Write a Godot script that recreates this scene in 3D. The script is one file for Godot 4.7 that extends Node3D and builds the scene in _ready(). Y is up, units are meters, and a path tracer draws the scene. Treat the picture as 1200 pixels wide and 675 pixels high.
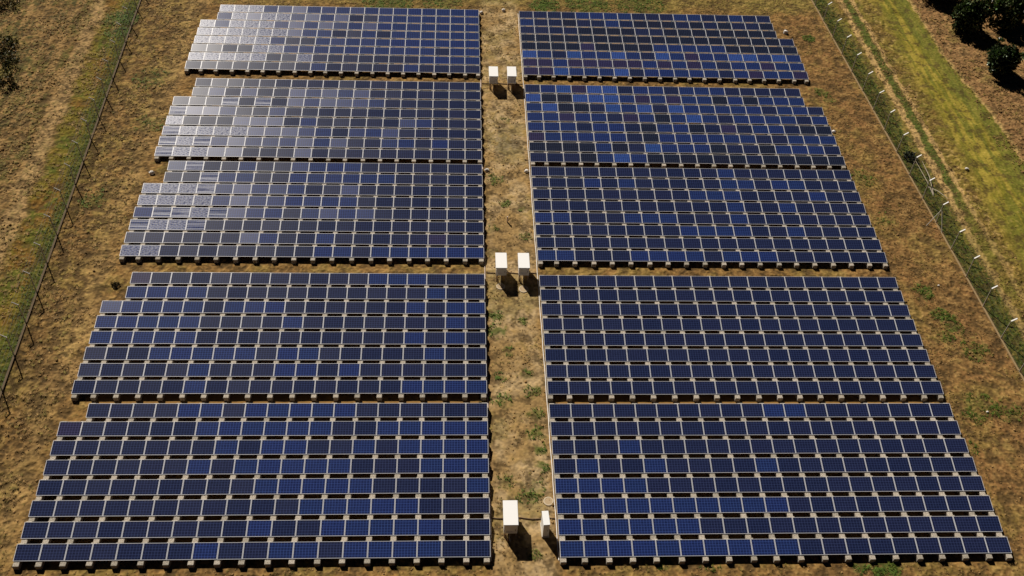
extends Node3D

# ------------------------------------------------------------------ layout, metres
const MODULE_STEP := 1.345        # module width and the gap to the next one
const MODULE_W := 1.325
const ROW_STEP := 1.37
const ROW_RUN := 0.925            # horizontal depth of a module
const ROW_RISE := 0.177           # far edge above near edge
const FAR_H := 0.52               # top of the far edge above the soil
const AISLE := 3.8165
const FIELD_Z := [[-51.62, -39.39, -28.04, -15.72, -4.29], [-51.52, -39.21, -27.83, -15.63, -4.22]]
# one letter a module, left to right: n navy, k near black, b blue, B flaky bright blue, p purple, g hazy glass, D dusty glass, S streaked dust
const MODULES_LEFT := [
	["DDDbggbbbgbbbbbbbb", "bDgDDggbgnnbbbbbbb", "DbDDDggbggbgbbbbbbb", "DDDDDDgbbnnbnbbbbbb", "DDDDDbnnbbbbbbbbbbb", "nnnnDDbbbbbbbbbbnbb", "DDDDDnnDnnnnnnnbbbb", "nnnnnnnnbnnnnnbnnnn"],
	["nnnnnnnnnnnnnnnnnn", "ngngnngggggnnnnnnn", "nnnSnSnggggggnnnnnn", "SgggnngnnnnnnnnnnNn", "Dnnngggnbnnnnnggnnn", "SDDDDggggbngbgnnnnn", "SDSggggggbgnngbnbnn", "SDDggnnngnnnnnnnnnn"],
	["gSnnbnngbbbnnnnnnn", "nnSbbnnbbbbbbnnnnn", "DDDSggggbnngnnnnnnn", "DDDDggggbbbbnnnnnnn", "bSSDSggbnggggnnnnnn", "SDDSnnnnnnnnnnnnnnn", "nnnnnngbnnbnnnnnpnn", "DDnnnnnnnnbbnbbbbbb"],
	["pnnnnnnnnnnnbbbnnn", "bbbbnnnnnnnnnnnbnn", "gbbbbnbbbnnnnnnbnbb", "bbbbbnnnnbnnnnnnnbn", "bbbbbnnnnnnnnnnbnbn", "nnnbbbbbnbbnnnnnbnn", "nnnnnbnnnbbnbnnnnnn", "nnnnnbnnnnnnnnnbbbb"],
	["nnnnbbnbbbbbnnnnnn", "pnnnnnbbbbbbnnbbbbbb", "nnnnnnnbnbbnnbnbbbbb", "nnnnnnbnbbbbbnnnbbbb", "nnnnnnnnnbbbbbnnnnb", "nnnnnnnnnnnbbbbbnnn", "nnnnnnnnnbnnbbbbbnn", "nnnnnnnbnnbbnbbbbnn"]]
const MODULES_RIGHT := [
	["nnnnbbbbnnnbbnnbnn", "bnnknnbnkkknknknnk", "nnnnkkkknnkkkkkkkk", "kkkkkkkkkkkkkkkkkkn", "kkkkpkkkkbbbbbkkkkk", "BbnBbbBbnBbpbbBBbBb", "ppbpppppbpbpbnbbpbb", "ppBbbbBnbbbbbnbpbbp"],
	["nbBpBBnbbnbbbnnnnn", "BkkBBBbpbpbbkbkbbb", "bBkknBbBnBbbbbbnbbn", "bbpbbnpbkbBbnbbbbnb", "bbbnbbnkbbknpnbbnkk", "pbbbbbnkbbbbbbnnbbb", "kkkkbknBbbbknnkbbbn", "nnnkbBbkkkkkknkkkkk"],
	["nnnnnnnnnnnbnnnnnnn", "nnnbnbnnnnnbbnbbnnn", "nnnnnnnnnbbbnnnnbnn", "nnnnnnnnnnnbnnbnnnn", "bbnnnbbbnnnbnnnnnnn", "nnnnnnnnbbbbnnbnnnn", "nnnnnnnnnnnnnnnnnnn", "bbnnnbbbbnbbbnnnnnn"],
	["nnnnnnnnnnnnnnnnnnn", "nnnnnnnnnnnnnnnnnnn", "nnnnnnnnnnnnnnnnnnn", "nnnnnnnnnnnnnnnnnnn", "nnnnnnnnnnnnnnnnnnn", "nnnnnnnnnnnnnnnnnnn", "nnnnnnnnnnnnnnnnnnn", "nnnnnnnnnnnnnnnnnnn"],
	["nnnnnnnnnnbbnnnnnnn", "nnnnnnnnnnnnnnnnnnn", "nnnbnnnnnnnnnnnnnnn", "nbnnbnnnnbnnnnnnnnn", "bbbbnnnnnnnnnnnnnnn", "bbbbbbbbbbnnnnnnnnn", "bbbbbbnnnnnnnnnnnnn", "bbbbbbbbbbnnnnnnnnn"]]
const ORDINAL := ["first", "second", "third", "fourth", "fifth", "sixth", "seventh", "eighth"]
const FIELD_WORD := ["farthest", "second farthest", "middle", "second nearest", "nearest"]

var taken := {}
var soil_noise := FastNoiseLite.new()
var relief_texture: ImageTexture

func numbered(called: String) -> String:
	var n: int = taken.get(called, 0)
	taken[called] = n + 1
	return called if n == 0 else "%s_%03d" % [called, n]

func srgb(r: float, g: float, b: float) -> Color:      # real-world linear colour to the material's sRGB
	return Color(r, g, b).linear_to_srgb()

func mat(c: Color, rough := 0.9, metal := 0.0) -> StandardMaterial3D:
	var m := StandardMaterial3D.new()
	m.albedo_color = c
	m.roughness = rough
	m.metallic = metal
	return m

func tag(o: Node, label: String, category: String, group := "", kind := "") -> void:
	o.set_meta("label", label)
	o.set_meta("category", category)
	if group != "": o.set_meta("group", group)
	if kind != "": o.set_meta("kind", kind)

func thing(called: String, at: Vector3, label: String, category: String, group := "", turn := 0.0) -> Node3D:
	var o := Node3D.new()
	o.name = numbered(called)
	add_child(o)
	o.position = at
	o.rotation.y = turn
	tag(o, label, category, group)
	return o

func part(called: String, mesh: Mesh, m: Material, parent: Node, at := Vector3.ZERO, index := 0) -> MeshInstance3D:
	var o := MeshInstance3D.new()
	o.name = called if index == 0 else "%s_%03d" % [called, index]
	o.mesh = mesh
	if m: o.material_override = m
	o.position = at
	parent.add_child(o, true)
	return o

# ------------------------------------------------------------------ mesh helpers
func start() -> SurfaceTool:
	var st := SurfaceTool.new()
	st.begin(Mesh.PRIMITIVE_TRIANGLES)
	return st

func quad(st: SurfaceTool, a: Vector3, b: Vector3, c: Vector3, d: Vector3) -> void:   # clockwise seen from the front
	var n := (c - a).cross(b - a).normalized()
	for v in [a, b, c, a, c, d]:
		st.set_normal(n)
		st.set_uv(Vector2.ZERO)
		st.add_vertex(v)

func tri(st: SurfaceTool, a: Vector3, b: Vector3, c: Vector3) -> void:
	var n := (c - a).cross(b - a).normalized()
	for v in [a, b, c]:
		st.set_normal(n)
		st.set_uv(Vector2.ZERO)
		st.add_vertex(v)

func box(st: SurfaceTool, lo: Vector3, hi: Vector3, x := Transform3D.IDENTITY) -> void:
	var p := []
	for i in 8:
		p.append(x * Vector3(hi.x if i & 1 else lo.x, hi.y if i & 2 else lo.y, hi.z if i & 4 else lo.z))
	quad(st, p[2], p[3], p[7], p[6])
	quad(st, p[0], p[4], p[5], p[1])
	quad(st, p[4], p[6], p[7], p[5])
	quad(st, p[1], p[3], p[2], p[0])
	quad(st, p[0], p[2], p[6], p[4])
	quad(st, p[5], p[7], p[3], p[1])

func bevel_box(st: SurfaceTool, lo: Vector3, hi: Vector3, b: float, taper := 0.0) -> void:   # rounded upright edges and top edge
	var rings := []
	for lv in [[lo.y, 0.0, taper], [hi.y - b, 0.0, 0.0], [hi.y, b, 0.0]]:
		var ring := []
		var i: float = lv[1]
		var w: float = lv[2]
		var x0 := lo.x + i - w
		var x1 := hi.x - i + w
		var z0 := lo.z + i - w
		var z1 := hi.z - i + w
		for q in [[x0 + b, z0], [x1 - b, z0], [x1, z0 + b], [x1, z1 - b], [x1 - b, z1], [x0 + b, z1], [x0, z1 - b], [x0, z0 + b]]:
			ring.append(Vector3(q[0], lv[0], q[1]))
		rings.append(ring)
	for k in 2:
		for j in 8:
			var j2 := (j + 1) % 8
			quad(st, rings[k][j], rings[k][j2], rings[k + 1][j2], rings[k + 1][j])
	for j in range(1, 7):
		tri(st, rings[2][0], rings[2][j], rings[2][j + 1])

func tube(st: SurfaceTool, pts: Array, r0: float, r1: float, sides := 6) -> void:
	var rings := []
	for i in pts.size():
		var d: Vector3 = (pts[mini(i + 1, pts.size() - 1)] - pts[maxi(i - 1, 0)]).normalized()
		var u := d.cross(Vector3(0.31, 0.2, 0.93)).normalized()
		if absf(d.y) > 0.8: u = d.cross(Vector3(1, 0, 0.1)).normalized()
		var v := d.cross(u)
		var ring := []
		var r := lerpf(r0, r1, float(i) / maxf(1.0, pts.size() - 1))
		for k in sides:
			var a := TAU * k / sides
			ring.append(pts[i] + (u * cos(a) + v * sin(a)) * r)
		rings.append(ring)
	for i in pts.size() - 1:
		for k in sides:
			var k2 := (k + 1) % sides
			quad(st, rings[i][k], rings[i + 1][k], rings[i + 1][k2], rings[i][k2])
	var last: Array = rings[rings.size() - 1]
	for k in range(1, sides - 1):
		tri(st, last[0], last[k], last[k + 1])

func lump(st: SurfaceTool, r: Vector3, seed_value: int, rings := 5, sides := 8, rough := 0.25, at := Vector3.ZERO) -> void:
	var rng := RandomNumberGenerator.new()
	rng.seed = seed_value
	var p := []
	for i in rings + 1:
		var row := []
		var t := PI * i / rings
		for k in sides:
			var a := TAU * k / sides
			var s := 1.0 + rng.randf_range(-rough, rough)
			if i == 0 or i == rings: s = 1.0
			row.append(at + Vector3(sin(t) * cos(a) * r.x, cos(t) * r.y, sin(t) * sin(a) * r.z) * s)
		p.append(row)
	for i in rings:
		for k in sides:
			var k2 := (k + 1) % sides
			if i > 0: tri(st, p[i][k], p[i][k2], p[i + 1][k2])
			if i < rings - 1: tri(st, p[i][k], p[i + 1][k2], p[i + 1][k])
			elif i == 0: tri(st, p[i][k], p[i + 1][k2], p[i + 1][k])

# ------------------------------------------------------------------ where things are
func fence_left(z: float) -> float: return -31.95 + (z + 52.0) * 0.0435
func fence_right(z: float) -> float: return 33.35 + (z + 55.5) * 0.0415

func over_array(x: float, z: float, margin := 0.0) -> bool:
	if z < -51.9 - margin or z > 6.6 + margin: return false
	return (x > -25.7 - margin and x < 0.1 + margin) or (x > AISLE - 0.1 - margin and x < AISLE + 25.7 + margin)

func ground_height(x: float, z: float) -> float:
	var out := maxf(maxf(fence_left(z) - 0.4 - x, x - fence_right(z) - 0.4), 0.0)
	var amp := 0.022 + 0.07 * clampf(out / 2.5, 0, 1)
	if out == 0.0 and not over_array(x, z, 0.5) and (x < -26 or x > 30): amp = 0.035
	var h := soil_noise.get_noise_2d(x * 1.0, z * 1.0) * amp + soil_noise.get_noise_2d(x * 3.1 + 50, z * 3.1) * amp * 0.5
	return h - 0.01

# ------------------------------------------------------------------ ground colours
const GX0 := -60.0
const GZ0 := -60.0
const GW := 128.0
const GD := 72.0
const TW := 2048
const TH := 1152

func noise_bytes(freq: float, oct: int, seed_value: int, stretch := Vector2.ONE) -> PackedByteArray:
	var n := FastNoiseLite.new()
	n.noise_type = FastNoiseLite.TYPE_SIMPLEX_SMOOTH
	n.seed = seed_value
	n.frequency = freq
	n.fractal_octaves = oct
	n.fractal_gain = 0.55
	var w := int(TW / stretch.x)
	var h := int(TH / stretch.y)
	var img := n.get_image(w, h, false, false, true)
	if stretch != Vector2.ONE: img.resize(TW, TH, Image.INTERPOLATE_CUBIC)
	img.convert(Image.FORMAT_L8)
	return img.get_data()

func mix3(c: Vector3, d: Vector3, t: float) -> Vector3:
	return c + (d - c) * clampf(t, 0.0, 1.0)

func ramp(a: float, b: float, v: float) -> float:
	return clampf((v - a) / (b - a), 0.0, 1.0)

const GREEN_SPOTS := [[31.3, -14.7, 0.75, 1.0], [31.9, -12.2, 0.85, 0.95], [32.3, -11.3, 0.7, 0.9], [33.1, -9.1, 1.1, 0.5], [31.5, -10.3, 0.6, 0.5], [31.6, -4.4, 1.2, 0.45], [30.9, -3.6, 0.7, 0.5],
	[22.0, 6.9, 0.9, 1.0], [20.6, 6.8, 0.6, 0.6], [9.5, 6.4, 0.6, 0.5], [12.1, 6.4, 0.7, 0.45], [10.8, -53.9, 2.4, 0.7], [6.4, -53.6, 1.5, 1.0], [15.8, -54.2, 2.5, 0.6], [-8.7, -53.7, 2.5, 0.85], [-3.5, -53.9, 2.0, 0.5],
	[31.3, -48.4, 0.65, 1.0], [30.2, -39.6, 0.8, 0.55], [30.6, -38.4, 0.6, 0.4], [0.65, -12.3, 0.55, 0.85], [0.8, -10.8, 0.7, 0.8], [2.5, -11.7, 0.4, 0.6], [2.6, -7.0, 0.5, 0.5], [3.0, -3.8, 0.6, 0.6], [3.1, -1.2, 0.5, 0.75],
	[3.2, 0.1, 0.45, 0.75], [2.6, 1.5, 0.8, 0.4], [1.7, -23.9, 0.45, 0.7], [2.9, -23.5, 0.5, 0.5], [0.9, -4.9, 0.7, 0.4], [29.5, -1.2, 0.8, 0.3], [33.3, -4.0, 1.0, 0.4], [2.9, -18.2, 0.4, 0.5], [0.6, -18.5, 0.5, 0.3], [30.5, -27.5, 1.1, 0.35], [31.0, -22.4, 0.9, 0.25],
	[-24.5, -27.8, 1.2, 0.3], [-27.0, -33.5, 1.3, 0.35], [-28.2, -40.0, 1.6, 0.3], [-29.0, -24.0, 1.2, 0.35], [-33.0, -49.5, 1.6, 1.0], [-32.8, -47.5, 1.2, 0.9], [1.0, -26.8, 0.7, 0.4], [2.9, -2.4, 0.6, 0.6], [2.2, 2.2, 0.7, 0.45], [2.9, -5.6, 0.6, 0.5], [1.4, -9.0, 0.5, 0.4], [3.1, -20.2, 0.5, 0.45], [0.7, -21.0, 0.5, 0.35], [1.0, 1.2, 0.6, 0.35], [2.0, -34.8, 0.5, 0.3], [2.4, 5.9, 0.5, 0.35], [0.8, -6.8, 0.5, 0.45]]

func ground_texture() -> ImageTexture:
	var n_big := noise_bytes(0.010, 3, 11)
	var n_mid := noise_bytes(0.045, 4, 22)
	var n_fine := noise_bytes(0.20, 3, 33)
	var n_patch := noise_bytes(0.018, 4, 44)
	var n_spot := noise_bytes(0.085, 3, 66)
	var n_row := noise_bytes(0.075, 3, 55, Vector2(1, 10))
	# weeds laid down as soft-edged spots whose outline the noise frays
	var weed := PackedFloat32Array()
	weed.resize(TW * TH)
	for s in GREEN_SPOTS:
		var r: float = s[2] * 1.5
		var i0 := clampi(int((s[0] - r - GX0) / GW * TW), 0, TW - 1)
		var i1 := clampi(int((s[0] + r - GX0) / GW * TW), 0, TW - 1)
		var j0 := clampi(int((s[1] - r - GZ0) / GD * TH), 0, TH - 1)
		var j1 := clampi(int((s[1] + r - GZ0) / GD * TH), 0, TH - 1)
		for j in range(j0, j1 + 1):
			for i in range(i0, i1 + 1):
				var q := j * TW + i
				var d := Vector2(GX0 + GW * i / TW - s[0], GZ0 + GD * j / TH - s[1]).length() / float(s[2])
				var e := (float(n_spot[q]) - 128.0) / 128.0
				var v := ramp(0.25, 0.75, 1.15 - d + e * 0.75) * float(s[3])
				if v > weed[q]: weed[q] = v
	var out := PackedByteArray()
	out.resize(TW * TH * 3)
	var relief := PackedByteArray()
	relief.resize(TW * TH)
	var soil := Vector3(0.240, 0.134, 0.039)
	var soil_right := Vector3(0.232, 0.126, 0.038)
	var sand := Vector3(0.44, 0.29, 0.115)
	var straw := Vector3(0.35, 0.225, 0.078)
	var dark := Vector3(0.085, 0.052, 0.018)
	var green := Vector3(0.055, 0.085, 0.012)
	var deep_green := Vector3(0.040, 0.066, 0.009)
	var olive := Vector3(0.165, 0.140, 0.022)
	var field_green := Vector3(0.182, 0.162, 0.014)
	var red_soil := Vector3(0.245, 0.132, 0.050)
	var k := 0
	for j in TH:
		var z := GZ0 + GD * j / TH
		var fl := fence_left(z)
		var fr := fence_right(z)
		var t1 := 36.35 + (z + 48.0) * 0.022
		var t2 := 37.65 + (z + 48.0) * 0.022
		var edge := 43.5 + clampf((z + 46.0) * 0.12, 0.0, 1.3)
		for i in TW:
			var q := j * TW + i
			var x := GX0 + GW * i / TW
			if x < -36.0 + (z - 12.0) * 0.32 or x > 40.0 - (z - 12.0) * 0.41:
				out[k] = 140
				out[k + 1] = 108
				out[k + 2] = 64
				relief[q] = 128
				k += 3
				continue
			if z > -51.2 and z < 6.0 and not (z > -41.8 and z < -38.8) and not (z > -18.2 and z < -15.2) and ((x > -24.0 and x < -0.5) or (x > 4.4 and x < 28.0)):   # under the modules, glimpsed between rows
				var g := 0.75 + (float(n_mid[q]) + float(n_fine[q])) / 512.0 * 0.7
				out[k] = int(clampf(pow(soil.x * g, 0.4545), 0, 1) * 255.0)
				out[k + 1] = int(clampf(pow(soil.y * g, 0.4545), 0, 1) * 255.0)
				out[k + 2] = int(clampf(pow(soil.z * g, 0.4545), 0, 1) * 255.0)
				relief[q] = 128
				k += 3
				continue
			var b := (float(n_big[q]) - 128.0) / 128.0
			var m := (float(n_mid[q]) - 128.0) / 128.0
			var f := (float(n_fine[q]) - 128.0) / 128.0
			var pt := (float(n_patch[q]) - 128.0) / 128.0
			var sp := (float(n_spot[q]) - 128.0) / 128.0
			var rw := (float(n_row[q]) - 128.0) / 128.0
			var c: Vector3
			if x < fl - 0.1:                                    # left of the left fence
				var d := fl - x + m * 0.3 + pt * 0.5
				c = mix3(Vector3(0.165, 0.095, 0.028), Vector3(0.28, 0.172, 0.062), 0.5 + rw * 0.9 + sp * 0.4)
				c = mix3(c, Vector3(0.085, 0.078, 0.016), ramp(0.0, 0.35, b * 0.7 + sp * 0.5 - rw * 0.6) * 0.8)
				c = mix3(c, Vector3(0.05, 0.045, 0.014), ramp(0.1, 0.4, -pt * 0.8 + sp * 0.5 - rw * 0.4) * ramp(4.5, 6.0, d) * 0.8)
				c = mix3(c, Vector3(0.36, 0.235, 0.10), ramp(0.9, 0.4, absf(d - 3.7)) * (0.75 - 0.4 * ramp(0.1, 0.5, sp)))
				var strip := ramp(3.1, 2.6, d)
				c = mix3(c, mix3(Vector3(0.15, 0.118, 0.013), Vector3(0.15, 0.078, 0.012), ramp(-0.1, 0.35, b + sp * 0.35)), strip)
				c = mix3(c, Vector3(0.075, 0.095, 0.010), strip * ramp(0.05, 0.4, pt + sp * 0.4) * 0.8)
				c = mix3(c, deep_green, ramp(1.0, 0.3, d) * 0.8)
				c = mix3(c, dark, ramp(0.15, 0.5, -sp - m * 0.5) * (0.6 - 0.35 * strip))
			elif x > fr + 0.1:                                  # right of the right fence
				var d := x - fr + m * 0.35
				var near_end := ramp(-27.0, -20.0, z)
				c = mix3(Vector3(0.19, 0.120, 0.026), olive, 0.5 + pt)
				c = mix3(c, deep_green, ramp(2.3, 1.4, d + pt * 0.7) * (0.85 - 0.45 * ramp(-0.1, 0.4, sp)))
				var xw := x + m * 0.12 + pt * 0.18
				c = mix3(c, green, ramp(0.55, 0.25, absf(xw - (t1 + t2) * 0.5)) * (0.85 - 0.7 * near_end))
				c = mix3(c, sand, ramp(0.38, 0.26, absf(xw - t1) + sp * 0.16 + maxf(rw, 0.0) * 0.2) * (0.9 - 0.45 * near_end))
				c = mix3(c, sand, ramp(0.29, 0.18, absf(xw - t2) + sp * 0.14 + maxf(-rw, 0.0) * 0.2) * (0.85 - 0.5 * near_end))
				c = mix3(c, Vector3(0.14, 0.085, 0.02), ramp(0.0, 0.35, sp + m * 0.4) * ramp(38.0, 38.6, x) * 0.7)
				c = mix3(c, sand, ramp(0.3, 0.5, -sp + rw * 0.3) * ramp(38.0, 38.4, x) * 0.6)
				var fd := ramp(38.9, 40.6, x + m * 0.5 + rw * 0.8)
				c = mix3(c, mix3(field_green, Vector3(0.275, 0.215, 0.030), ramp(-0.15, 0.35, rw + b * 0.3)), fd)
				c = mix3(c, Vector3(0.125, 0.125, 0.016), fd * ramp(0.0, 0.35, -rw + b * 0.4) * 0.8)
				c = mix3(c, Vector3(0.115, 0.125, 0.018), fd * ramp(1.0, 0.4, absf(x - edge + 0.9)) * 0.7)
				var beyond := ramp(edge - 0.15, edge + 0.25, x + m * 0.4)
				var rs := mix3(red_soil, Vector3(0.30, 0.18, 0.07), ramp(0.0, 0.6, sp + pt * 0.5))
				rs = mix3(rs, Vector3(0.12, 0.105, 0.02), ramp(0.15, 0.55, b + m * 0.4) * 0.7)
				rs = mix3(rs, dark, ramp(0.25, 0.6, -sp) * 0.6)
				c = mix3(c, rs, beyond)
				c = mix3(c, sand, ramp(0.22, 0.08, absf(x - edge + m * 0.3)) * 0.7)
			else:                                               # inside the fences
				c = mix3(soil, soil_right, ramp(20.0, 30.0, x))
				var aisle := ramp(-0.2, 0.5, x + m * 0.3) * ramp(4.0, 3.4, x + m * 0.3)
				c = mix3(c, mix3(Vector3(0.31, 0.20, 0.078), Vector3(0.47, 0.345, 0.185), ramp(-0.4, 0.4, pt + b * 0.4)), aisle)
				c = mix3(c, Vector3(0.26, 0.215, 0.125), aisle * ramp(1.6, 0.6, Vector2(x - 1.9, (z + 31.6) * 0.7).length() + m * 0.8) * 0.8)
				c = mix3(c, straw, ramp(0.1, 0.7, pt + sp * 0.6) * 0.35)
				c = mix3(c, Vector3(0.135, 0.105, 0.022), ramp(0.0, 0.4, b + sp * 0.5) * 0.6)
				c = mix3(c, Vector3(0.14, 0.075, 0.024), ramp(0.05, 0.4, -b + pt * 0.5) * 0.55 * (1.0 - aisle))
				c = mix3(c, sand, ramp(1.4, 0.3, absf(x + 26.9 + pt * 1.5)) * 0.45)
				c = mix3(c, Vector3(0.20, 0.095, 0.035), ramp(28.0, 31.0, x) * ramp(0.0, 0.5, -pt + m * 0.4) * 0.55)
				c = mix3(c, Vector3(0.17, 0.145, 0.03), ramp(-52.6, -54.2, z + m * 0.5) * 0.6)
				c = mix3(c, deep_green, ramp(1.0, 0.1, x - (fl - 0.3) + m * 0.4) * 0.35)
				var rough_left := ramp(-25.5, -27.5, x + pt)
				c = mix3(c, Vector3(0.15, 0.115, 0.022), ramp(-0.15, 0.25, pt + sp * 0.3) * 0.55 * rough_left)
				c = mix3(c, Vector3(0.105, 0.058, 0.020), ramp(-0.1, 0.3, -b + rw * 0.4) * 0.45 * rough_left)
				c = mix3(c, dark, ramp(-0.1, 0.3, -sp - m * 0.6 + b * 0.3) * 0.85 * rough_left)
				c = mix3(c, straw, ramp(0.1, 0.5, sp + m * 0.6) * 0.38 * rough_left)
				c = mix3(c, dark, ramp(0.05, 0.45, -sp - m * 0.5) * 0.6 * (1.0 - rough_left) * (1.0 - 0.5 * aisle))
				c = mix3(c, straw, ramp(0.2, 0.6, sp + m * 0.4) * 0.35 * (1.0 - rough_left))
			c = mix3(c, green * (1.0 + sp * 0.3), weed[q])
			# crumbs, stalks and stones: grain with outlines of its own
			c = mix3(c, dark, ramp(0.18, 0.5, -m - f * 0.4) * 0.6)
			c = mix3(c, straw, ramp(0.30, 0.65, f + m * 0.35) * 0.35 * (1.0 - weed[q]))
			var v := 1.0 + f * 0.34 + m * 0.20 + b * 0.16
			var rl := 0.35 if x > 39.5 and x < edge - 0.2 else (0.55 if x > -0.2 and x < 4.0 else 1.0)
			relief[q] = int(clampf(128.0 + (sp * 52.0 + m * 34.0 + f * 22.0) * rl, 0, 255))
			out[k] = int(clampf(pow(maxf(c.x * v, 0.0), 0.4545), 0, 1) * 255.0)
			out[k + 1] = int(clampf(pow(maxf(c.y * v, 0.0), 0.4545), 0, 1) * 255.0)
			out[k + 2] = int(clampf(pow(maxf(c.z * v, 0.0), 0.4545), 0, 1) * 255.0)
			k += 3
	var img := Image.create_from_data(TW, TH, false, Image.FORMAT_RGB8, out)
	relief_texture = ImageTexture.create_from_image(Image.create_from_data(TW, TH, false, Image.FORMAT_L8, relief))
	return ImageTexture.create_from_image(img)

func axis(lo: float, hi: float, step: float, far: float) -> PackedFloat32Array:
	var a := PackedFloat32Array()
	var grow := []
	var d := step
	var v := lo
	while v > lo - far:
		d *= 1.5
		v -= d
		grow.push_front(v)
	for g in grow: a.append(g)
	var n := int((hi - lo) / step)
	for i in n + 1: a.append(lo + (hi - lo) * i / n)
	d = step
	v = hi
	while v < hi + far:
		d *= 1.5
		v += d
		a.append(v)
	return a

func build_ground() -> void:
	var xs := axis(-56.0, 64.0, 0.24, 900.0)
	var zs := axis(-66.0, 14.0, 0.24, 900.0)
	var w := xs.size()
	var verts := PackedVector3Array()
	var norms := PackedVector3Array()
	var uvs := PackedVector2Array()
	var idx := PackedInt32Array()
	var hs := PackedFloat32Array()
	for z in zs:
		for x in xs:
			hs.append(ground_height(x, z))
	for j in zs.size():
		for i in w:
			var q := j * w + i
			verts.append(Vector3(xs[i], hs[q], zs[j]))
			var l := hs[q - 1] if i > 0 else hs[q]
			var r := hs[q + 1] if i < w - 1 else hs[q]
			var u := hs[q - w] if j > 0 else hs[q]
			var d := hs[q + w] if j < zs.size() - 1 else hs[q]
			var dx := xs[mini(i + 1, w - 1)] - xs[maxi(i - 1, 0)]
			var dz := zs[mini(j + 1, zs.size() - 1)] - zs[maxi(j - 1, 0)]
			norms.append(Vector3((l - r) / dx, 1.0, (u - d) / dz).normalized())
			uvs.append(Vector2((xs[i] - GX0) / GW, (zs[j] - GZ0) / GD))
	for j in zs.size() - 1:
		for i in w - 1:
			var q := j * w + i
			idx.append_array([q, q + 1, q + w + 1, q, q + w + 1, q + w])
	var arr := []
	arr.resize(Mesh.ARRAY_MAX)
	arr[Mesh.ARRAY_VERTEX] = verts
	arr[Mesh.ARRAY_NORMAL] = norms
	arr[Mesh.ARRAY_TEX_UV] = uvs
	arr[Mesh.ARRAY_INDEX] = idx
	var mesh := ArrayMesh.new()
	mesh.add_surface_from_arrays(Mesh.PRIMITIVE_TRIANGLES, arr)
	var m := mat(Color.WHITE, 0.95)
	m.albedo_texture = ground_texture()
	m.metallic_specular = 0.2
	m.heightmap_enabled = true
	m.heightmap_texture = relief_texture
	m.heightmap_scale = 38.0
	m.uv1_scale = Vector3.ONE
	var o := part("ground", mesh, m, self)
	o.set_meta("kind", "structure")
	o.set_meta("label", "dry brown soil with straw and weeds around the panels")

# ------------------------------------------------------------------ solar panels
var module_mesh: ArrayMesh
var frame_mesh: ArrayMesh
var block_mesh: ArrayMesh
var looks := {}

func cell_texture(seed_value: int, flake: float) -> ImageTexture:    # eight by six cells, printed under the glass
	var rng := RandomNumberGenerator.new()
	rng.seed = seed_value
	var n := FastNoiseLite.new()
	n.noise_type = FastNoiseLite.TYPE_CELLULAR
	n.cellular_return_type = FastNoiseLite.RETURN_CELL_VALUE
	n.seed = seed_value
	n.frequency = 0.11
	var img := Image.create(320, 240, false, Image.FORMAT_RGB8)
	var tone := []
	for i in 48: tone.append(rng.randf_range(0.86, 1.1))
	for y in 240:
		for x in 320:
			var cx := int(x / 40.0)
			var cy := int(y / 40.0)
			var dx := x % 40
			var dy := y % 40
			var c := Color(0.45, 0.46, 0.5)
			var line := dx < 2 or dx > 37 or dy < 2 or dy > 37
			if line:
				c = Color(0.95, 0.97, 1.0)
			else:
				var t: float = tone[cy * 8 + cx] * (1.0 + flake * n.get_noise_2d(x, y * 1.6))
				c = Color(0.22 * t, 0.22 * t, 0.27 * t)
				if dy == 13 or dy == 26: c = c.lerp(Color(0.9, 0.9, 0.9), 0.18)
			if x < 4 or x > 315 or y < 4 or y > 235: c = Color(0.30, 0.30, 0.34)
			img.set_pixel(x, y, c.linear_to_srgb())
	return ImageTexture.create_from_image(img)

func dust_texture(seed_value: int, streak: bool) -> ImageTexture:    # roughness of the glass: film of dust, wiped in bands or blotched
	var n := FastNoiseLite.new()
	n.seed = seed_value
	n.frequency = 0.03
	n.fractal_octaves = 4
	var fine := FastNoiseLite.new()
	fine.seed = seed_value + 5
	fine.frequency = 0.12
	var img := Image.create(256, 192, false, Image.FORMAT_L8)
	for y in 192:
		for x in 256:
			var v: float
			if streak:
				var s := n.get_noise_2d(x * 0.015, y * 1.6) * 1.5 + sin(y * 0.19 + seed_value) * 0.30 + fine.get_noise_2d(x * 0.12, y * 1.5) * 0.3
				v = 0.14 + 0.26 * ramp(-0.10, 0.16, s)
			else:
				v = clampf(0.295 + n.get_noise_2d(x * 0.6, y * 1.3) * 0.22 + fine.get_noise_2d(x * 1.2, y * 1.6) * 0.20, 0.16, 0.5)
			img.set_pixel(x, y, Color(v, v, v))
	return ImageTexture.create_from_image(img)

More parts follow.
